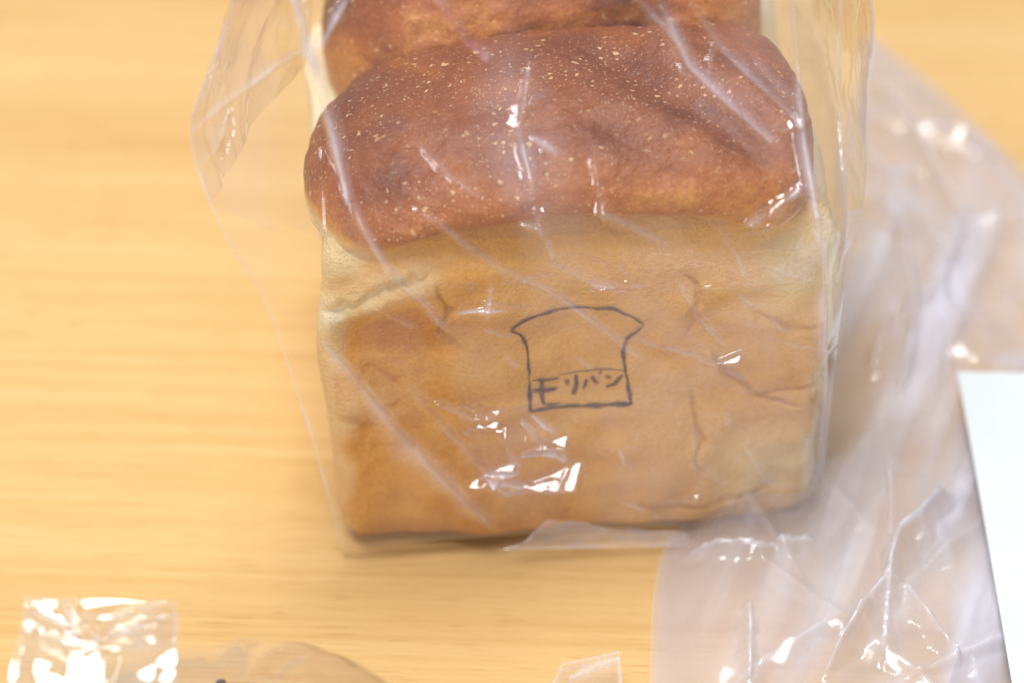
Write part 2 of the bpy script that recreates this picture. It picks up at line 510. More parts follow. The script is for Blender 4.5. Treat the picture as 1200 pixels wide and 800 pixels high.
def make_hump(name, xs, top, bot, yf, yb, seed, grooves=(), label=None, hx=0.0592, xo=-0.0032, wild=0.0):
    """a roll of dough lying across the loaf: cross-sections in y-z swept along x"""
    ns, na = 260, 240
    s = np.linspace(-1, 1, ns)
    th = np.sign(s) * (1 - (1 - np.abs(s)) ** 2)            # more sections near the ends
    xg = hx * th
    k = np.where(th > 0, (1 - np.abs(th) ** 10.0) ** (1 / 2.4), (1 - np.abs(th) ** 7.5) ** (1 / 2.3))
    T, B, YF, YB = (np.interp(xg, xs, a) for a in (top, bot, yf, yb))
    from_smooth = lambda a: np.convolve(np.pad(a, 12, mode='edge'), np.hanning(25) / np.hanning(25).sum(), 'valid')
    T, B, YF, YB = map(from_smooth, (T, B, YF, YB))
    zc = B + (T - B) * 0.40
    yc, ry = (YF + YB) / 2, (YB - YF) / 2
    a = np.linspace(0, 2 * math.pi, na, endpoint=False)
    ca, sa = np.cos(a), np.sin(a)
    cy = np.sign(ca) * np.abs(ca) ** (2 / 2.35)
    cz = np.sign(sa) * np.abs(sa) ** (2 / 2.2)
    Y = yc[:, None] + (ry * k)[:, None] * cy[None]
    up, dn = (T - zc), (zc - B)
    Zv = zc[:, None] + np.where(cz[None] > 0, up[:, None], dn[:, None]) * k[:, None] * cz[None]
    X = np.repeat(xg[:, None], na, 1)
    P = np.stack([X, Y, Zv], -1)
    # outward direction
    nrm = np.stack([np.sign(X) * np.abs(th[:, None]) ** 8 * 0.8, ca[None] * np.ones_like(X), sa[None] * np.ones_like(X)], -1)
    nrm /= np.linalg.norm(nrm, axis=-1, keepdims=True)
    d = 0.0005 * sin_noise(P, 18, seed) + 0.0002 * sin_noise(P, 60, seed + 1) + 0.00012 * sin_noise(P, 200, seed + 2)
    ang = np.degrees(np.arctan2(sa, -ca))[None] * np.ones_like(X)   # 0 = front, 90 = top
    gro = np.zeros_like(X)
    for pts, w, h in grooves:
        q = [(x, g / 1500.0) for x, g in pts]
        dd, al, _ = seg_dist(X, ang / 1500.0, q)
        gg = np.exp(-(dd / w) ** 2) * smooth(0, .2, al) * smooth(0, .2, 1 - al)
        d = d - h * gg
        gro = gro + np.clip(h, 0, 1) / 0.002 * gg
    P = P + nrm * d[..., None]
    # browning by how high the dough rose out of the pan
    P3 = P.reshape(-1, 3)
    nz = sin_noise(P, 30, seed + 5)
    b = 0.865 + 0.018 * nz + 0.02 * sin_noise(P, 75, seed + 6)
    b = b - 0.22 * smooth(66, 2, ang) 
    b = b - 0.50 * smooth(-20, -40, ang + 5 * nz)
    b = b - 0.16 * smooth(-6, -26, ang + 4 * nz) * smooth(0.012, 0.024, X) * smooth(0.055, 0.045, X)
    b = b - 0.04 * smooth(0.030, 0.056, X)
    b = b - (0 if wild else 0.10) * smooth(-0.048, -0.058, X)
    b = b - (0 if wild else 0.55) * smooth(0.0995, 0.0925, P[..., 2] + 0.0012 * nz) * smooth(-0.038, -0.050, X)
    b = b + 0.07 * np.clip(gro, -1, 1)
    if wild:
        w = sin_noise(P * np.array([1, 0.3, 0.45]), 45, seed + 9)
        b = np.maximum(b, .68) - wild * smooth(62, 18, ang) * (0.45 + 0.65 * w)
        b = np.maximum(b, .63) - .30 * smooth(-28, -40, ang)
        b = b + 0.08 * smooth(45, 80, ang)
    b = np.clip(b, 0.05, 1)
    V = P.reshape(-1, 3) + np.array([xo, 0, 0])
    o = mesh_obj(name, V, grid_faces(ns, na, True), M_crown, loaf, attrs={'brown': b.ravel()})
    if label: o['label'] = label
    return o

XS = [-0.060, -0.056, -0.050, -0.042, -0.030, -0.012, 0.010, 0.030, 0.042, 0.050, 0.056, 0.060]
make_hump('crown', XS,
          [0.1065, 0.1085, 0.1108, 0.1134, 0.1165, 0.1202, 0.1224, 0.1232, 0.1236, 0.1233, 0.1218, 0.1190],
          [0.0850, 0.0855, 0.0870, 0.0910, 0.0955, 0.0985, 0.0985, 0.0960, 0.0915, 0.0900, 0.0915, 0.0945],
          [0.0010, -0.0010, -0.0030, -0.0042, -0.0046, -0.0050, -0.0050, -0.0056, -0.0078, -0.0080, -0.0045, 0.0010],
          [0.0600] * 12, 41,
          grooves=[([(0.006, 118), (0.020, 85), (0.036, 55), (0.047, 22)], 0.0055, 0.0026),
                   ([(0.020, 118), (0.034, 90), (0.048, 66), (0.056, 40)], 0.0045, -0.0022),
                   ([(0.004, 70), (0.018, 40), (0.024, 8)], 0.0065, 0.0013),
                   ([(-0.036, 60), (-0.040, 28), (-0.034, 0)], 0.0090, 0.0007),
                   ([(0.030, 110), (0.044, 96), (0.055, 80)], 0.0040, 0.0012),
                   ([(-0.012, 95), (-0.016, 50), (-0.012, 8)], 0.0060, 0.0008)],
          label='glossy reddish brown crown speckled with pale blisters')
make_hump('crown', XS,
          [0.1060, 0.1110, 0.1180, 0.1240, 0.1300, 0.1340, 0.1350, 0.1330, 0.1300, 0.1260, 0.1200, 0.1120],
          [0.0760] * 12,
          [0.0640, 0.0620, 0.0600, 0.0590, 0.0580, 0.0575, 0.0575, 0.0580, 0.0590, 0.0600, 0.0620, 0.0640],
          [0.1210] * 12, 71, grooves=[([(-0.03, 20), (-0.028, 60)], 0.004, 0.001), ([(0.03, 20), (0.026, 60)], 0.004, 0.001)],
          label='rear crown with torn orange streaks', hx=0.0560, xo=-0.0010, wild=0.16)

# emblem scorched into the front crust: a slice-of-bread outline with four kana in its foot
def stroke_mesh(strokes):
    V, F, E = [], [], []
    for pts, w in strokes:
        p = np.array(pts, float)
        seg = np.r_[0, np.cumsum(np.hypot(*np.diff(p, axis=0).T))]
        n = max(4, int(seg[-1] / 0.0005))
        t = np.linspace(0, seg[-1], n)
        q = np.stack([np.interp(t, seg, p[:, 0]), np.interp(t, seg, p[:, 1])], -1)
        if len(p) > 2 and n > 12:
            kk = np.array([1, 2, 3, 2, 1.]) / 9
            for c in (0, 1): q[2:-2, c] = np.convolve(q[:, c], kk, 'valid')
        q = q + 0.00005 * np.stack([sin_noise(q, 260, 91), sin_noise(q, 260, 92)], -1)
        tg = np.gradient(q, axis=0); tg /= np.linalg.norm(tg, axis=1, keepdims=True) + 1e-9
        nn = np.stack([-tg[:, 1], tg[:, 0]], -1)
        wv = w * (1 + 0.22 * sin_noise(q, 130, 93))
        b0 = len(V)
        for j in (-1, -0.45, 0.45, 1):
            pass
        for i in range(n):
            endf = min(1.0, 0.35 + min(i, n - 1 - i) / 2.0)
            for j in (-1.0, -0.4, 0.4, 1.0):
                c = q[i] + nn[i] * wv[i] * j
                V.append((c[0], 0, c[1])); E.append((1.0 if abs(j) < 0.9 else 0.0) * endf)
        for i in range(n - 1):
            for j in range(3):
                a = b0 + i * 4 + j
                F.append((a, a + 4, a + 5, a + 1))
    V = np.array(V)
    V[:, 2] = 0.0679 + (V[:, 2] - 0.0679) * 0.94 + 0.0072
    V[:, 1] = -face_relief(V[:, 0] - 0.0012, V[:, 2]) - 0.0004
    return V, np.array(F), E

OUT = [(-0.0165, 0.0627), (-0.0150, 0.0645), (-0.0120, 0.0660), (-0.0069, 0.0674), (0.0012, 0.0679), (0.0075, 0.0669), (0.0125, 0.0642), (0.0151, 0.0612)]
RIGHT = [(0.0151, 0.0612), (0.0140, 0.0592), (0.0115, 0.0571), (0.0105, 0.0545), (0.0106, 0.0500), (0.0115, 0.0440), (0.0126, 0.0368)]
LEFT = [(-0.0165, 0.0627), (-0.0140, 0.0606), (-0.0126, 0.0575), (-0.0123, 0.0530), (-0.0121, 0.0460), (-0.0119, 0.0374)]
FOOT = [(-0.0119, 0.0376), (-0.0060, 0.0382), (0.0000, 0.0378), (0.0060, 0.0372), (0.0126, 0.0370)]
w = 0.00058
strokes = [(OUT, w), (RIGHT, w), (LEFT, w), (FOOT, w * 1.5), ([(-0.0050, 0.0474), (0.0030, 0.0478), (0.0118, 0.0470)], w * .42),
           # mo
           ([(-0.0118, 0.0470), (-0.0085, 0.0464), (-0.0050, 0.0465)], w * 1.15), ([(-0.0114, 0.0438), (-0.0085, 0.0434), (-0.0052, 0.0436)], w * 1.15),
           ([(-0.0090, 0.0466), (-0.0091, 0.0420), (-0.0088, 0.0397), (-0.0070, 0.0392), (-0.0045, 0.0394)], w * 1.15),
           # ri
           ([(-0.0030, 0.0462), (-0.0029, 0.0438)], w * 1.15), ([(-0.0008, 0.0470), (-0.0006, 0.0440), (-0.0016, 0.0412)], w * 1.15),
           # pa
           ([(0.0018, 0.0455), (0.0012, 0.0435), (0.0006, 0.0425)], w * 1.15), ([(0.0030, 0.0462), (0.0038, 0.0442), (0.0046, 0.0432)], w * 1.15),
           ([(0.0046, 0.0474), (0.0054, 0.0470), (0.0050, 0.0462), (0.0044, 0.0468)], w * .55),
           # n
           ([(0.0064, 0.0456), (0.0076, 0.0447)], w * 1.15), ([(0.0066, 0.0420), (0.0086, 0.0430), (0.0104, 0.0460)], w * 1.15)]
V, F, E = stroke_mesh(strokes)
brand = mesh_obj('scorched_emblem', V, F, M_brand, loaf, attrs={'edge': E})
brand['label'] = 'scorched outline of a bread slice with small kana lettering'

# ------------------------------------------------------------------ clear bag round the loaf
bag = empty('bread_bag', LOC, YAW)
tag(bag, 'clear crinkled plastic bag wrapped upright round the bread loaf', 'bag')
PZ = [0, .002, .006, .02, .085, .093, .100, .106, .115, .125, .14, .17, .21]
PY = [.006, .001, -.0042, -.0064, -.0066, -.0098, -.0120, -.0120, -.0080, -.0010, .004, .011, .018]
pz = np.linspace(0, .21, 800)
py = np.interp(pz, PZ, PY)
py = np.convolve(np.pad(py, 20, mode='edge'), np.hanning(41) / np.hanning(41).sum(), 'valid')
prof = lambda z: np.interp(z, pz, py)

LE_Z = [0.0, 0.010, 0.0378, 0.0684, 0.0882, 0.1050, 0.1093, 0.1130, 0.1180, 0.1315, 0.1476, 0.160, 0.21]
LE_X = [-.0592, -.0603, -.0649, -.0714, -.0781, -.0848, -.0861, -.0868, -.0860, -.0803, -.0738, -.0700, -.062]
RE_Z = [0.0, 0.0202, 0.0489, 0.0868, 0.1145, 0.1293, 0.1441, 0.21]
RE_X = [.0628, .0626, .0625, .0632, .0650, .0668, .0645, .058]
zl = np.linspace(0, .21, 600)
def smooth_curve(zs, xs, k=13):
    c = np.interp(zl, zs, xs)
    c = np.convolve(np.pad(c, k // 2, mode='edge'), np.ones(k) / k, 'valid')
    return lambda z: np.interp(z - 0.0073, zl, c)
Ledge, Redge = smooth_curve(LE_Z, LE_X, 9), smooth_curve(RE_Z, RE_X, 25)

# whitening of each doubled crease, with its bright reflection painted in
WHITE = {(-.0623, .1559): .75, (-.0525, .1095): .30, (-.0605, .0703): .22, (-.0400, .1075): .16, (.0152, .1496): .45, (.0202, .1494): .25,
         (-.0326, .1527): .60, (-.0486, .1535): .40, (.0448, .1500): .40, (.0560, .1500): .25, (.0340, .0985): .35, (-.0870, .1140): .28,
         (-.0850, .1280): .25, (-.0107, .1343): .12}
def bag_ridges(x, z):
    z = z - 0.0073
    r, m = 0, 0
    #     polyline (x, z)                                                                   width   height fade lean
    for pts, w, h, fd, ln in (
        ([(-.0623, .1559), (-.0591, .1419), (-.0549, .124), (-.0522, .1081)],               .0022, .0042, .02, .3),
        ([(-.0525, .1095), (-.0431, .0904), (-.0306, .0663)],                               .0014, .0017, .12, .3),
        ([(-.0605, .0703), (-.0444, .0406), (-.0182, .0015)],                               .0034, .0022, .10, .6),
        ([(-.0400, .1075), (-.0334, .1036), (-.0095, .0809), (.0154, .0553)],               .0015, .0012, .15, .4),
        ([(-.0120, .1058), (-.0080, .0905), (.0024, .0821), (.0154, .0797)],                .0013, .0017, .10, -.3),
        ([(.0205, .0815), (.0260, .0700), (.0338, .0580)],                                  .0012, .0014, .15, .3),
        ([(.0172, .0619), (.0300, .0550), (.0407, .0479)],                                  .0014, .0012, .15, .3),
        ([(.0152, .1496), (.0231, .1327), (.0344, .1219), (.0427, .1145)],                  .0018, .0034, .05, .4),
        ([(.0202, .1494), (.0307, .1342), (.0477, .1183)],                                  .0011, .0018, .05, -.3),
        ([(-.0326, .1527), (-.0259, .1412), (-.0197, .1347)],                               .0013, .0030, .08, .2),
        ([(-.0486, .1535), (-.0568, .1390)],                                                .0013, .0022, .10, .2),
        ([(-.0107, .1343), (-.0145, .1208), (-.0110, .1057)],                               .0022, .0012, .15, .2),
        ([(.0448, .1500), (.0485, .1151), (.0550, .0764), (.0598, .0352), (.0611, .0)],     .0018, .0024, .05, .4),
        ([(.0560, .1500), (.0560, .1250), (.0580, .1000), (.0602, .0700)],                  .0012, .0016, .10, -.4),
        ([(-.0420, .0542), (-.0300, .0365), (-.0174, .0182), (-.0004, .0227)],              .0020, .0016, .15, .2),
        ([(-.0360, .0483), (-.0257, .0419), (-.0174, .0441)],                               .0014, .0015, .15, .2),
        ([(-.0259, .0248), (-.0067, .0173), (-.0016, .0272)],                               .0018, .0018, .15, .2),
        ([(-.0154, .0411), (-.0026, .0258)],                                                .0016, .0018, .15, .5),
        ([(.0266, .0378), (.0289, .0141)],                                                  .0012, .0010, .2, .2),
        ([(.0340, .0985), (.0399, .1024), (.0484, .1073)],                                  .0020, .0022, .15, .5),
        ([(.0380, .0310), (.0460, .0160), (.0560, .0120)],                                  .0016, .0012, .2, .2),
        ([(.0010, .1180), (.0035, .1030), (.0200, .0940)],                                  .0014, .0010, .2, .3),
        ([(-.0870, .1140), (-.0780, .1230), (-.0590, .1400)],                               .0012, .0018, .05, .4),
        ([(-.0855, .1080), (-.0800, .1150), (-.0772, .1220)],                               .0016, .0022, .10, .4),
        ([(-.0850, .1280), (-.0800, .1400), (-.0700, .1560)],                               .0010, .0012, .10, .3),
    ):
        q = ridge(x, z, pts, w, h, fd, ln)
        r = r + q
        m = np.maximum(m, q / h * WHITE.get(pts[0], 0.12))
    q_ = np.random.RandomState(77)
    for _ in range(44):
        cx, cz = -.045 + .105 * q_.rand(), .008 + .135 * q_.rand()
        if cx < -.02 and cz < .06 and q_.rand() < .7: continue
        an, ln = -.75 + .45 * q_.randn(), .003 + .011 * q_.rand() ** 1.5
        pts = [(cx - ln * math.cos(an), cz - ln * math.sin(an)), (cx + .0008 * q_.randn(), cz + .0008 * q_.randn()), (cx + ln * math.cos(an), cz + ln * math.sin(an))]
        w, wt = .0006 + .0005 * q_.rand(), .12 + .34 * q_.rand() ** 2
        q = ridge(x, z, pts, w * 1.3, 1.0, .3, .4)
        r = r + q * w * .9
        m = np.maximum(m, q * wt)
    return r, m

def film_sheet(name, X, Y, Z, mat, parent, attrs=None):
    nr, nc = X.shape
    V = np.stack([X, Y, Z], -1).reshape(-1, 3)
    return mesh_obj(name, V, grid_faces(nr, nc), mat, parent, attrs=attrs)

def front_film():
    nr, nc = 520, 400
    z = np.linspace(0.0036, 0.20, nr)[:, None]
    t = np.linspace(0, 1, nc)[None]
    xl, xr = Ledge(z), Redge(z)
    x = xl + (xr - xl) * t
    zz = z + 0 * x
    y = prof(zz)
    # past the loaf's corners the film turns back
    y = y + 0.55 * np.maximum(0, -x - 0.058) + 0.012 * smooth(0.054, 0.0665, x)
    cr = 0.9 * facet(x, zz, .030, .5, 11) + .55 * facet(x, zz, .017, 1.3, 12) + .25 * facet(x, zz, .008, 2.2, 13)
    amp = 0.0008 + 0.0005 * smooth(.12, .16, zz)
    patch = np.exp(-((x + .015) / .017) ** 2 - ((zz - .034) / .016) ** 2)
    patch2 = np.exp(-((x - .015) / .022) ** 2 - ((zz - .075) / .018) ** 2) * .5
    patch3 = np.exp(-((x - .035) / .022) ** 2 - ((zz - .03) / .02) ** 2) * .4
    fine = facet(x, zz, .0095, .9, 15) + .45 * facet(x, zz, .0055, 2.0, 16)
    d = amp * cr + (patch * .0020 + patch2 * .0008 + patch3 * .0007 + .00010) * fine
    rd, fold_and_sheen = bag_ridges(x, zz)
    d = d + rd
    # puckers: film pinched outwards, upper side sloping up to the light
    for px_, pz_, rx_, rz_, h_, an in ((-.0200, .0275, .0050, .0022, .0018, .3),
                                       (-.0105, .1300, .0022, .0035, .0018, .4), (-.0100, .1080, .0022, .0022, .0014, .6), (.0455, .1225, .0050, .0026, .0026, .3),
                                       (.0420, .1040, .0075, .0040, .0030, .5), (-.0815, .1180, .0030, .0060, .0030, -.7), (.0290, .0190, .0030, .0035, .0018, .1),
                                       (.0030, .0860, .0080, .0022, .0016, -.2), (-.0240, .0480, .0060, .0022, .0016, -.4)):
        pz_ = pz_ + .003
        du, dv = x - px_, zz - pz_
        uu, vv = (du * math.cos(an) + dv * math.sin(an)) / rx_, (-du * math.sin(an) + dv * math.cos(an)) / rz_
        jag = 1 + .16 * facet(x, zz, .006, .2, 27)
        rr = np.abs(uu) ** 1.3 + np.where(vv > 0, np.abs(vv), np.abs(vv) * 2.2)
        d = d + h_ * np.clip(1 - rr * jag, 0, 1)
    # flat facets of the crinkle, leaning up and left
    for px_, pz_, h_, a_, b_, su, sv in ((-.0050, .0255, .0022, .0060, .0042, .31, .67), (-.0060, .0375, .0012, .0035, .0030, .30, .66), (-.0180, .0300, .0011, .0028, .0020, .33, .68),
                                         (-.0220, .0440, .0009, .0030, .0018, .28, .64), (.0280, .0160, .0010, .0022, .0026, .31, .67), (.0060, .0840, .0009, .0045, .0016, .30, .66),
                                         (.0350, .0600, .0008, .0030, .0016, .31, .68), (.0440, .0980, .0014, .0040, .0026, .20, .50), (.0300, .0830, .0008, .0022, .0014, .31, .67)):
        pz_ = pz_ + .003
        du, dv = x - px_ + .0003 * facet(x, zz, .006, .7, 29), zz - pz_ + .0003 * facet(x, zz, .007, 1.9, 30)
        f_ = np.maximum(0, np.minimum(h_ + su * du - sv * dv, np.minimum(2.0 * (a_ - du), 1.6 * (dv + b_))))
        on = smooth(0, .0005, f_)
        d = d * (1 - .9 * on) + f_
    d = d * smooth(0, .006, zz)
    edge = np.minimum(x - xl, xr - x)
    d = d * (0.25 + 0.75 * smooth(0, .006, edge))
    lap = np.abs(np.roll(d, 1, 0) + np.roll(d, -1, 0) + np.roll(d, 1, 1) + np.roll(d, -1, 1) - 4 * d)
    lap[0] = lap[-1] = 0; lap[:, 0] = lap[:, -1] = 0
    lap = (lap + np.roll(lap, 1, 0) + np.roll(lap, 1, 1)) / 3
    fold_and_sheen = np.maximum(fold_and_sheen, .38 * np.clip(lap / np.percentile(lap, 99.3), 0, 1) * np.clip(.25 + patch + patch2, 0, 1))  # facet edges whitened in place of crease glints
    P = np.stack([x, zz], -1)
    fold_and_sheen = fold_and_sheen * (1 + .35 * sin_noise(P, 60, 19))
    fold_and_sheen = np.maximum(fold_and_sheen, .42 * np.exp(-(edge / .0008) ** 2) * (1 + .5 * np.clip(sin_noise(P, 55, 39), -1, 1)))
    veil = .07 * smooth(.2, 1.6, sin_noise(P * np.array([1, .45]), 26, 18))  # mottled veil: reflected surroundings painted as haze
    # right of the diagonal crease: doubled film, with broad sheen painted into the haze
    dl, _, sg = seg_dist(x, zz - .0073, [(-.0440, .0960), (-.0306, .0663), (-.0270, .0300), (-.0160, .0)])
    for pts_, w_, v_ in (([(-.0560, .1120), (-.0431, .0904), (-.0280, .0640)], .0060, .13), ([(-.0334, .1036), (-.0095, .0809), (.0300, .0430)], .0060, .12),
                         ([(-.0090, .0960), (.0160, .0720), (.0440, .0440)], .0070, .13), ([(-.0620, .0720), (-.0444, .0406), (-.0150, .0)], .0075, .20),
                         ([(.0050, .0480), (.0120, .0250), (.0140, .0050)], .0050, .10), ([(-.0170, .1420), (-.0145, .1208), (-.0110, .1000)], .0090, .13),
                         ([(.0130, .1500), (.0250, .1300), (.0430, .1130)], .0075, .14), ([(.0300, .1000), (.0420, .0700), (.0520, .0300)], .0080, .10),
                         ([(-.0500, .1250), (-.0300, .1200), (-.0050, .1150)], .0080, .07)):
        veil = veil + ridge(x, zz - .0073, pts_, w_ * .8, v_ * .62, .25, .5)  # broad diagonal reflections painted as haze, no relief behind them
    veil = veil + .45 * np.exp(-((zz - .0036) / .0008) ** 2) * smooth(.0, -.03, x) + .07 * patch + .060 * smooth(-.004, .004, np.where(x > np.interp(zz - .0073, [0, .03, .0663, .096], [-.016, -.027, -.0306, -.044]), dl, -dl)) * smooth(.108, .092, zz) * (1 + .35 * sin_noise(P, 30, 28))  # foot highlight and crinkle glare painted in as well
    pink = ridge(x, zz - .0073, [(-.0326, .1527), (-.0259, .1412), (-.0197, .1347)], .0016, 1.0, .05)
    return film_sheet('front_film', x - .15 * d, y - d, zz, M_bag, bag, {'fold_and_sheen': np.clip(fold_and_sheen + veil, 0, 1), 'pink': np.clip(pink * 1.3, 0, 1)})
front_film()

def side_film(name, sgn, edge, zmin, back):
    nr, nc = 260, 150
    z = np.linspace(zmin, 0.20, nr)[:, None]
    t = np.linspace(0, 1, nc)[None]
    xe = edge(z)
    ye = prof(z) + (0.55 * np.maximum(0, -xe - .058) if sgn < 0 else 0.012 * smooth(.054, .0665, xe))
    bx, by, bz = back(z)
    x = xe + (bx - xe) * t
    y = ye + (by - ye) * t
    zz = z + (bz - z) * t
    bow = np.sin(math.pi * t) * 0.003
    u, v = t * 0.07 + 0 * z, z + 0 * t
    d = .0012 * facet(u, v, .022, .4, 21 + sgn) + .0006 * facet(u, v, .010, 1.4, 23 + sgn) + .0002 * facet(u, v, .004, 1.4, 25 + sgn)
    d = d * smooth(0, .12, t) + bow
    return film_sheet(name, x + sgn * d, y, zz, M_fold if sgn < 0 else M_bag, bag)
# left gusset: runs from the outer fold back and up over the loaf's shoulder
side_film('gusset_film', -1, Ledge, .1085, lambda z: (np.interp(z, [.1085, .2], [-.0600, -.050]) + 0 * z, .058 + 0 * z, np.interp(z, [.1085, .2], [.1075, .205])))
side_film('side_film', 1, Redge, .002, lambda z: (np.full_like(z, .0635), np.full_like(z, .105), z))

# thin folded-over hem of the bag's closed end, under the front of the loaf
def hem():
    nr, nc = 60, 200
    t = np.linspace(0, 1, nc)[None]
    s = np.linspace(0, 1, nr)[:, None]
    x = -.0205 + t * .0480 + 0 * s
    ztop = .0010 + .0080 * smooth(0, .18, t) * (1 - .80 * t)
    z = .0032 + .0035 * (1 - t) + s * ztop * 1.1
    y = -.0088 + .0015 * s + .001 * t
    d = .0006 * facet(x, z, .008, .3, 51) + .0003 * facet(x, z, .003, 1.3, 52)
    fo = .16 + .25 * np.exp(-(s / .08) ** 2) + .2 * np.exp(-(t / .05) ** 2) + 0 * x
    film_sheet('hem_film', x + .007 * s * (1 - t) ** 2, y - d * smooth(0, .2, s), z, M_fold, bag, {'fold_and_sheen': fo})
hem()

# ------------------------------------------------------------------ empty bag lying at the right of the loaf
heap = empty('plastic_bag', (0.095, 0.05, 0.0))
tag(heap, 'milky empty plastic bag crumpled on the table right of the loaf, under the paper', 'bag')
def lying_sheet(name, seed, lift, rid, shrink=0.0):
    nr, nc = 560, 380
    y = np.linspace(.222, -.085, nr)[:, None]
    t = np.linspace(0, 1, nc)[None]
    yk = [-.085, -.0727, -.0569, -.0347, -.0171, -.0056, .002, .010, .022, .05, .11, .17, .222]
    xk = [.0208, .0211, .0216, .0230, .0255, .0305, .040, .058, .068, .0735, .0805, .0905, .1030]
    xr = np.interp(y, [-.085, .10, .1156, .1473, .1907, .2227], [.19, .178, .160, .1436, .1237, .1050])
    xl = np.interp(y, yk, xk)
    k = np.hanning(41) / np.hanning(41).sum()
    xl = np.convolve(np.pad(xl[:, 0], 20, mode='edge'), k, 'valid')[:, None] + shrink
    x = xl + (xr - xl) * t
    yy = y + 0 * x
    u, v = x, yy
    d = .0055 * facet(u, v, .085, .3, seed) + .0016 * facet(u, v, .045, 1.1, seed + 3) + .0003 * facet(u, v, .018, 2.1, seed + 6)
    qr = np.random.RandomState(seed + 50)
    c1 = 0 * d
    for _ in range(20):
        cx, cy = .03 + .13 * qr.rand(), -.075 + .27 * qr.rand()
        an, ln = qr.choice([.85, 1.1, 1.5, 2.0, 2.5, .3]) + .25 * qr.randn(), .022 + .035 * qr.rand()
        pts = [(cx - ln * math.cos(an), cy - ln * math.sin(an)), (cx + .002 * qr.randn(), cy + .002 * qr.randn()), (cx + ln * math.cos(an), cy + ln * math.sin(an))]
        wd, ht = .0020 + .0040 * qr.rand(), .0010 + .0026 * qr.rand()
        rr = ridge(u, v, pts, wd, 1.0, .3, .5 * qr.randn())
        d = d + ht * rr
        c1 = np.maximum(c1, rr * (.4 + .6 * qr.rand()))
    for pts, w, h in rid:
        d = d + ridge(u, v, pts, w, h, .15, .3)
    soft = .0004 * sin_noise(np.stack([u, v], -1), 40, seed + 4)
    edge = np.minimum(x - xl, np.minimum(xr - x + .002, np.minimum(.222 - yy, 1)))
    en = smooth(0, .016, edge)
    under = smooth(.026, -.008, np.hypot(np.maximum(0, x - .066) , np.maximum(0, -yy - .0))) * 0
    z = lift * (.25 + .75 * en) + np.maximum(d + soft + .004, -.0008 + 0 * d) * (.12 + .88 * en)
    # the paper lies on it and presses it flat
    pr = smooth(.097, .110, x) * smooth(.052, .036, yy)
    z = z * (1 - pr) + np.minimum(z, .0105 + lift * .1) * pr
    z = np.maximum(z, .0010 + lift * .1)
    # sharp bends whiten the film; bright streaks are painted along the creases
    lap = np.abs(np.roll(d, 1, 0) + np.roll(d, -1, 0) + np.roll(d, 1, 1) + np.roll(d, -1, 1) - 4 * d)
    lap[0] = lap[-1] = 0; lap[:, 0] = lap[:, -1] = 0
    for _ in range(3):
        lap = (lap + np.roll(lap, 1, 0) + np.roll(lap, -1, 0) + np.roll(lap, 1, 1) + np.roll(lap, -1, 1)) / 5
    fold_and_sheen = np.clip(lap / np.percentile(lap, 99), 0, 1) * .10 + .22 * c1 ** 1.5
    for pts, w, h in rid:
        fold_and_sheen = np.maximum(fold_and_sheen, ridge(u, v, pts, w * .22, .65, .1) * (.75 + .3 * sin_noise(np.stack([u, v], -1), 90, seed + 33)))
    fan = np.stack([(u - .09) * 1.0 - .35 * v, .16 * v], -1)            # pale sheen of long receding folds, painted as haze without relief
    big = sin_noise(fan, 42, seed + 14)
    d2 = sin_noise(fan * 1.9 + .3, 42, seed + 15)
    fold_and_sheen = fold_and_sheen + (.34 * smooth(.0, 1.5, big) + .18 * smooth(.3, 1.6, d2)) * smooth(.21, .03, yy) * smooth(.025, .075, x)
    return film_sheet(name, x - .095, yy - .05, z, M_milky, heap, {'fold_and_sheen': np.clip(fold_and_sheen, 0, .8)})
lying_sheet('upper_film', 101, .0042,
            [([(.060, -.066), (.0775, -.040), (.083, -.024), (.1005, -.003)], .0045, .0090),
             ([(.0825, -.035), (.094, -.060)], .003, .004), ([(.030, -.020), (.050, -.024), (.066, -.020)], .003, .004),
             ([(.084, .150), (.100, .100), (.098, .060), (.090, .030)], .004, .006), ([(.124, .125), (.108, .080), (.090, .056)], .003, .004),
             ([(.100, .205), (.113, .150), (.121, .110)], .004, .004), ([(.046, -.040), (.044, -.066)], .003, .004)])
lying_sheet('lower_film', 131, .0010, [([(.090, .18), (.112, .10), (.100, .03)], .004, .003), ([(.04, -.06), (.08, -.03)], .003, .003)], .0015)

# ------------------------------------------------------------------ white paper
def paper():
    nr, nc = 40, 30
    s = np.linspace(0, 1, nr)[:, None]
    t = np.linspace(0, 1, nc)[None]
    A, B = np.array([.1065, .039]), np.array([.1035, -.0717])
    dx = np.array([.9994, -.035])
    ln = (B - A) * 1.25
    x = A[0] + ln[0] * s + dx[0] * .105 * t
    y = A[1] + ln[1] * s + dx[1] * .105 * t
    z = .0150 + .0012 * np.sin(3 * t + 1) * t + .0006 * np.sin(4 * s)
    V = np.stack([x, y, z], -1).reshape(-1, 3)
    V2 = V - np.array([0, 0, .0004])
    Fq = grid_faces(nr, nc)[:, ::-1]
    n = len(V)
    F = [tuple(f) for f in Fq] + [tuple(f[::-1] + n) for f in Fq]
    rim = list(range(nc)) + [r * nc + nc - 1 for r in range(1, nr)] + [(nr - 1) * nc + c for c in range(nc - 2, -1, -1)] + [r * nc for r in range(nr - 2, 0, -1)]
    for a, b in zip(rim, rim[1:] + rim[:1]): F.append((a, b, b + n, a + n))
    o = mesh_obj('paper_sheet', np.vstack([V, V2]), np.array(F), M_paper, smooth=False)
    tag(o, 'blank white paper sheet lying on the milky plastic bag at the right', 'paper')
paper()

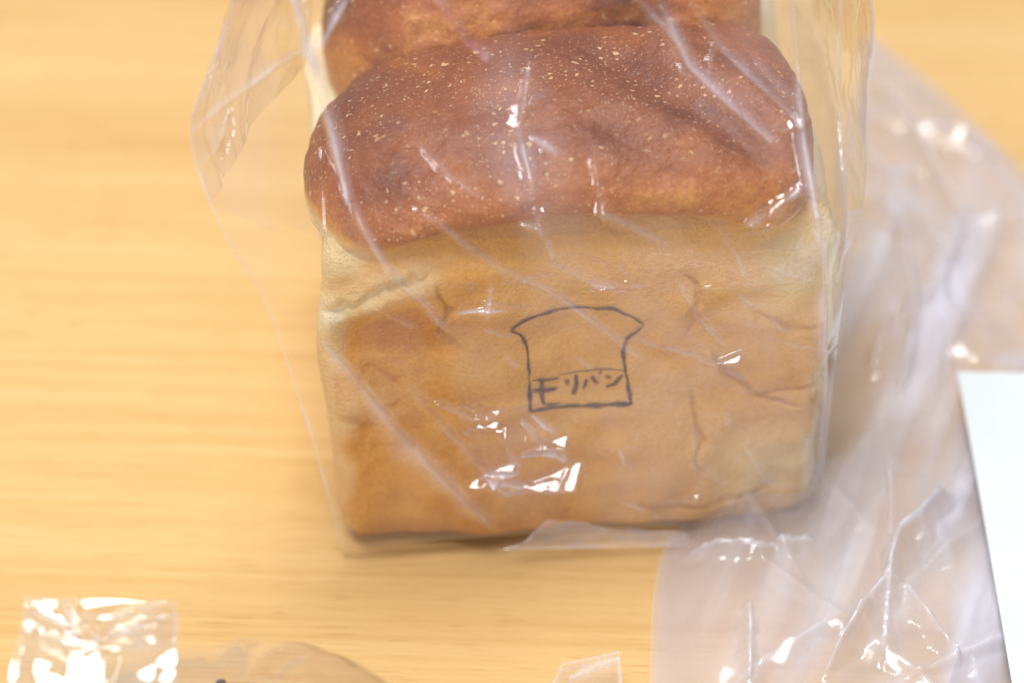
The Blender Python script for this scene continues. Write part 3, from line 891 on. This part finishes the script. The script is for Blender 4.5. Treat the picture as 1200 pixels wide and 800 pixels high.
# ------------------------------------------------------------------ wrapped bun at the lower left
bun = empty('flecked_bun', (-.070, -.118, 0))
tag(bun, 'pale brown bun with dark flecks inside the small clear wrapper, lower left', 'bun')
def dome(rx, ry, h, nr=70, nc=140, flat=2.4):
    a = np.linspace(0, 2 * math.pi, nc, endpoint=False)[None]
    p = np.linspace(-.5, math.pi / 2 - .012, nr)[:, None]
    k = np.clip(np.cos(p), 0, 1) ** (2 / flat)
    x, y = rx * k * np.cos(a), ry * k * np.sin(a)
    z = np.where(p > 0, h * .35 + h * .65 * np.abs(np.sin(p)) ** (2 / 2.1), h * .35 + h * .35 * np.sin(p) / math.sin(.5)) + 0 * a
    return x, y, z
M_bun = crust_material('bun_crust', False, 0.3, 0.5)
x, y, z = dome(.044, .038, .044)
P = np.stack([x, y, z], -1)
P = P * (1 + .02 * sin_noise(P, 30, 61)[..., None])
P[..., 2] = np.maximum(P[..., 2], .0012)
b = .34 + .10 * sin_noise(P, 40, 62) + .12 * smooth(.02, .05, z)
bun_o = mesh_obj('bun_body', P.reshape(-1, 3), grid_faces(*x.shape, True), M_bun, bun, attrs={'brown': b.ravel()})
M_fleck = plain('dark_fleck', (.07, .022, .010), .5, .3, 300)
q = np.random.RandomState(5)
for i in range(26):
    r_, c_ = q.randint(30, 66), q.randint(0, x.shape[1])
    p0 = P[r_, c_]
    sz = .0004 + .0009 * q.rand() ** 2
    th = np.linspace(0, 2 * math.pi, 8, endpoint=False)
    V = [p0 + np.array([0, 0, sz * .55])]
    for k2, rr in ((.35, .75), (-.3, 1.0)):
        for a_ in th: V.append(p0 + np.array([math.cos(a_) * sz * rr * (1 + .5 * q.rand()), math.sin(a_) * sz * rr * (1 + .5 * q.rand()), sz * k2]))
    F = [(1 + j, 1 + (j + 1) % 8, 9 + (j + 1) % 8, 9 + j)[::-1] for j in range(8)]
    T = [(0, 1 + j, 1 + (j + 1) % 8) for j in range(8)]
    me = bpy.data.meshes.new('fleck')
    me.from_pydata([tuple(v) for v in V], [], F + T)
    me.materials.append(M_fleck)
    for f in me.polygons: f.use_smooth = True
    link(bpy.data.objects.new('fleck', me), bun)

wrap = empty('bun_wrapper', (-.070, -.118, 0))
tag(wrap, 'small shiny clear wrapper round the flecked bun, its crimped end sticking up', 'wrapper')
x, y, z = dome(.0500, .0450, .0520, 240, 420, 2.6)
a = np.arctan2(y, x)
u, v = a * .05, z
d = .0014 * facet(u + 1, v, .026, .5, 81) + .0004 * facet(u + 1, v, .012, 1.4, 82)
n_ = np.stack([x / .05, y / .05, z / .06], -1); n_ /= np.linalg.norm(n_, axis=-1, keepdims=True)
P = np.stack([x, y, z], -1) + n_ * (d + .0005)[..., None]
P[..., 2] = np.maximum(P[..., 2], .0008)
mesh_obj('wrapper_film', P.reshape(-1, 3), grid_faces(*x.shape, True), M_pack, wrap)
def flap(name, seed, dz):
    nr, nc = 300, 240
    s = np.linspace(0, 1, nr)[:, None]
    t = np.linspace(0, 1, nc)[None]
    far_l, far_r = np.array([-.1128, -.0915, .0640]), np.array([-.0818, -.0880, .0665])
    near_l, near_r = np.array([-.118, -.150, .038]), np.array([-.080, -.150, .040])
    f = far_l[None, None] * (1 - t)[..., None] + far_r[None, None] * t[..., None]
    n = near_l[None, None] * (1 - t)[..., None] + near_r[None, None] * t[..., None]
    P = f * (1 - s)[..., None] + n * s[..., None]
    P[..., 2] = np.interp(s + 0 * t, [0, .075, 1], [.0650, .0618, .0485]) - .0050 * t
    u, v = P[..., 0], P[..., 1]
    d = .0014 * facet(u, v, .024, .8, seed) + .0009 * facet(u, v, .011, 1.7, seed + 1)
    near = smooth(.16, .09, s)                      # the crimped end is creased, the rest is drawn taut
    d = d + near * ridge(u, v, [(-.113, -.0935), (-.102, -.098), (-.082, -.0885)], .0022, .0026, 0)
    d = d + near * ridge(u, v, [(-.104, -.0895), (-.092, -.103)], .0016, .0020, .1)
    d = d + near * ridge(u, v, [(-.110, -.106), (-.096, -.097), (-.081, -.0935)], .0018, .0022, .05)
    edge = np.minimum(np.minimum(t, 1 - t) * .03, s * .06)
    d = d * (.4 + .6 * smooth(0, .004, edge))
    P[..., 2] += d + dz
    rim = np.minimum(np.minimum(t, 1 - t) * .033, s * .06)
    fo = .20 * np.exp(-(rim / .0007) ** 2)  # glare on rim and creases painted in as whitening
    for pts in ([(-.113, -.0935), (-.102, -.098), (-.082, -.0885)], [(-.112, -.107), (-.098, -.098), (-.083, -.0945)], [(-.106, -.0905), (-.094, -.104)], [(-.090, -.091), (-.087, -.106), (-.092, -.121)]):
        fo = np.maximum(fo, smooth(.16, .09, s) * ridge(u, v, pts, .0014, .45, .10) * (.7 + .4 * sin_noise(np.stack([u, v], -1), 120, seed + 7)))
    P = P - np.array([-.070, -.118, 0])
    mesh_obj(name, P.reshape(-1, 3), grid_faces(nr, nc), M_pack, wrap, attrs={'fold_and_sheen': fo})
flap('crimped_end', 201, .0)
flap('crimped_end', 231, -.0035)

# ------------------------------------------------------------------ corner of another wrapper at the bottom edge
scrap = empty('clear_wrapper', (.006, -.095, 0))
tag(scrap, 'corner of a loose clear wrapper at the bottom edge, below the loaf', 'wrapper')
def corner(name, seed, dz):
    nr, nc = 160, 160
    s = np.linspace(0, 1, nr)[:, None]
    t = np.linspace(0, 1, nc)[None]
    tl, tr = np.array([.0008, -.0595, .0100]), np.array([.0142, -.0560, .0105])
    bl, br = np.array([-.024, -.115, .0050]), np.array([.0160, -.115, .0050])
    f = tl[None, None] * (1 - t)[..., None] + tr[None, None] * t[..., None]
    n = bl[None, None] * (1 - t)[..., None] + br[None, None] * t[..., None]
    P = f * (1 - s)[..., None] + n * s[..., None]
    u, v = P[..., 0], P[..., 1]
    d = .0007 * facet(u, v, .020, .8, seed) + .00025 * facet(u, v, .009, 1.7, seed + 1)
    P[..., 2] += d + dz
    rim = np.minimum(np.minimum(t, 1 - t) * .02, s * .05)
    fo = .35 * np.exp(-(rim / .0007) ** 2) + ridge(u, v, [(.0020, -.0640), (.0085, -.0600), (.0142, -.0580)], .0016, .4, .05)
    P = P - np.array([.006, -.095, 0])
    mesh_obj(name, P.reshape(-1, 3), grid_faces(nr, nc), M_pack, scrap, attrs={'fold_and_sheen': fo + .03})
corner('upper_film', 301, 0)
corner('lower_film', 331, -.002)
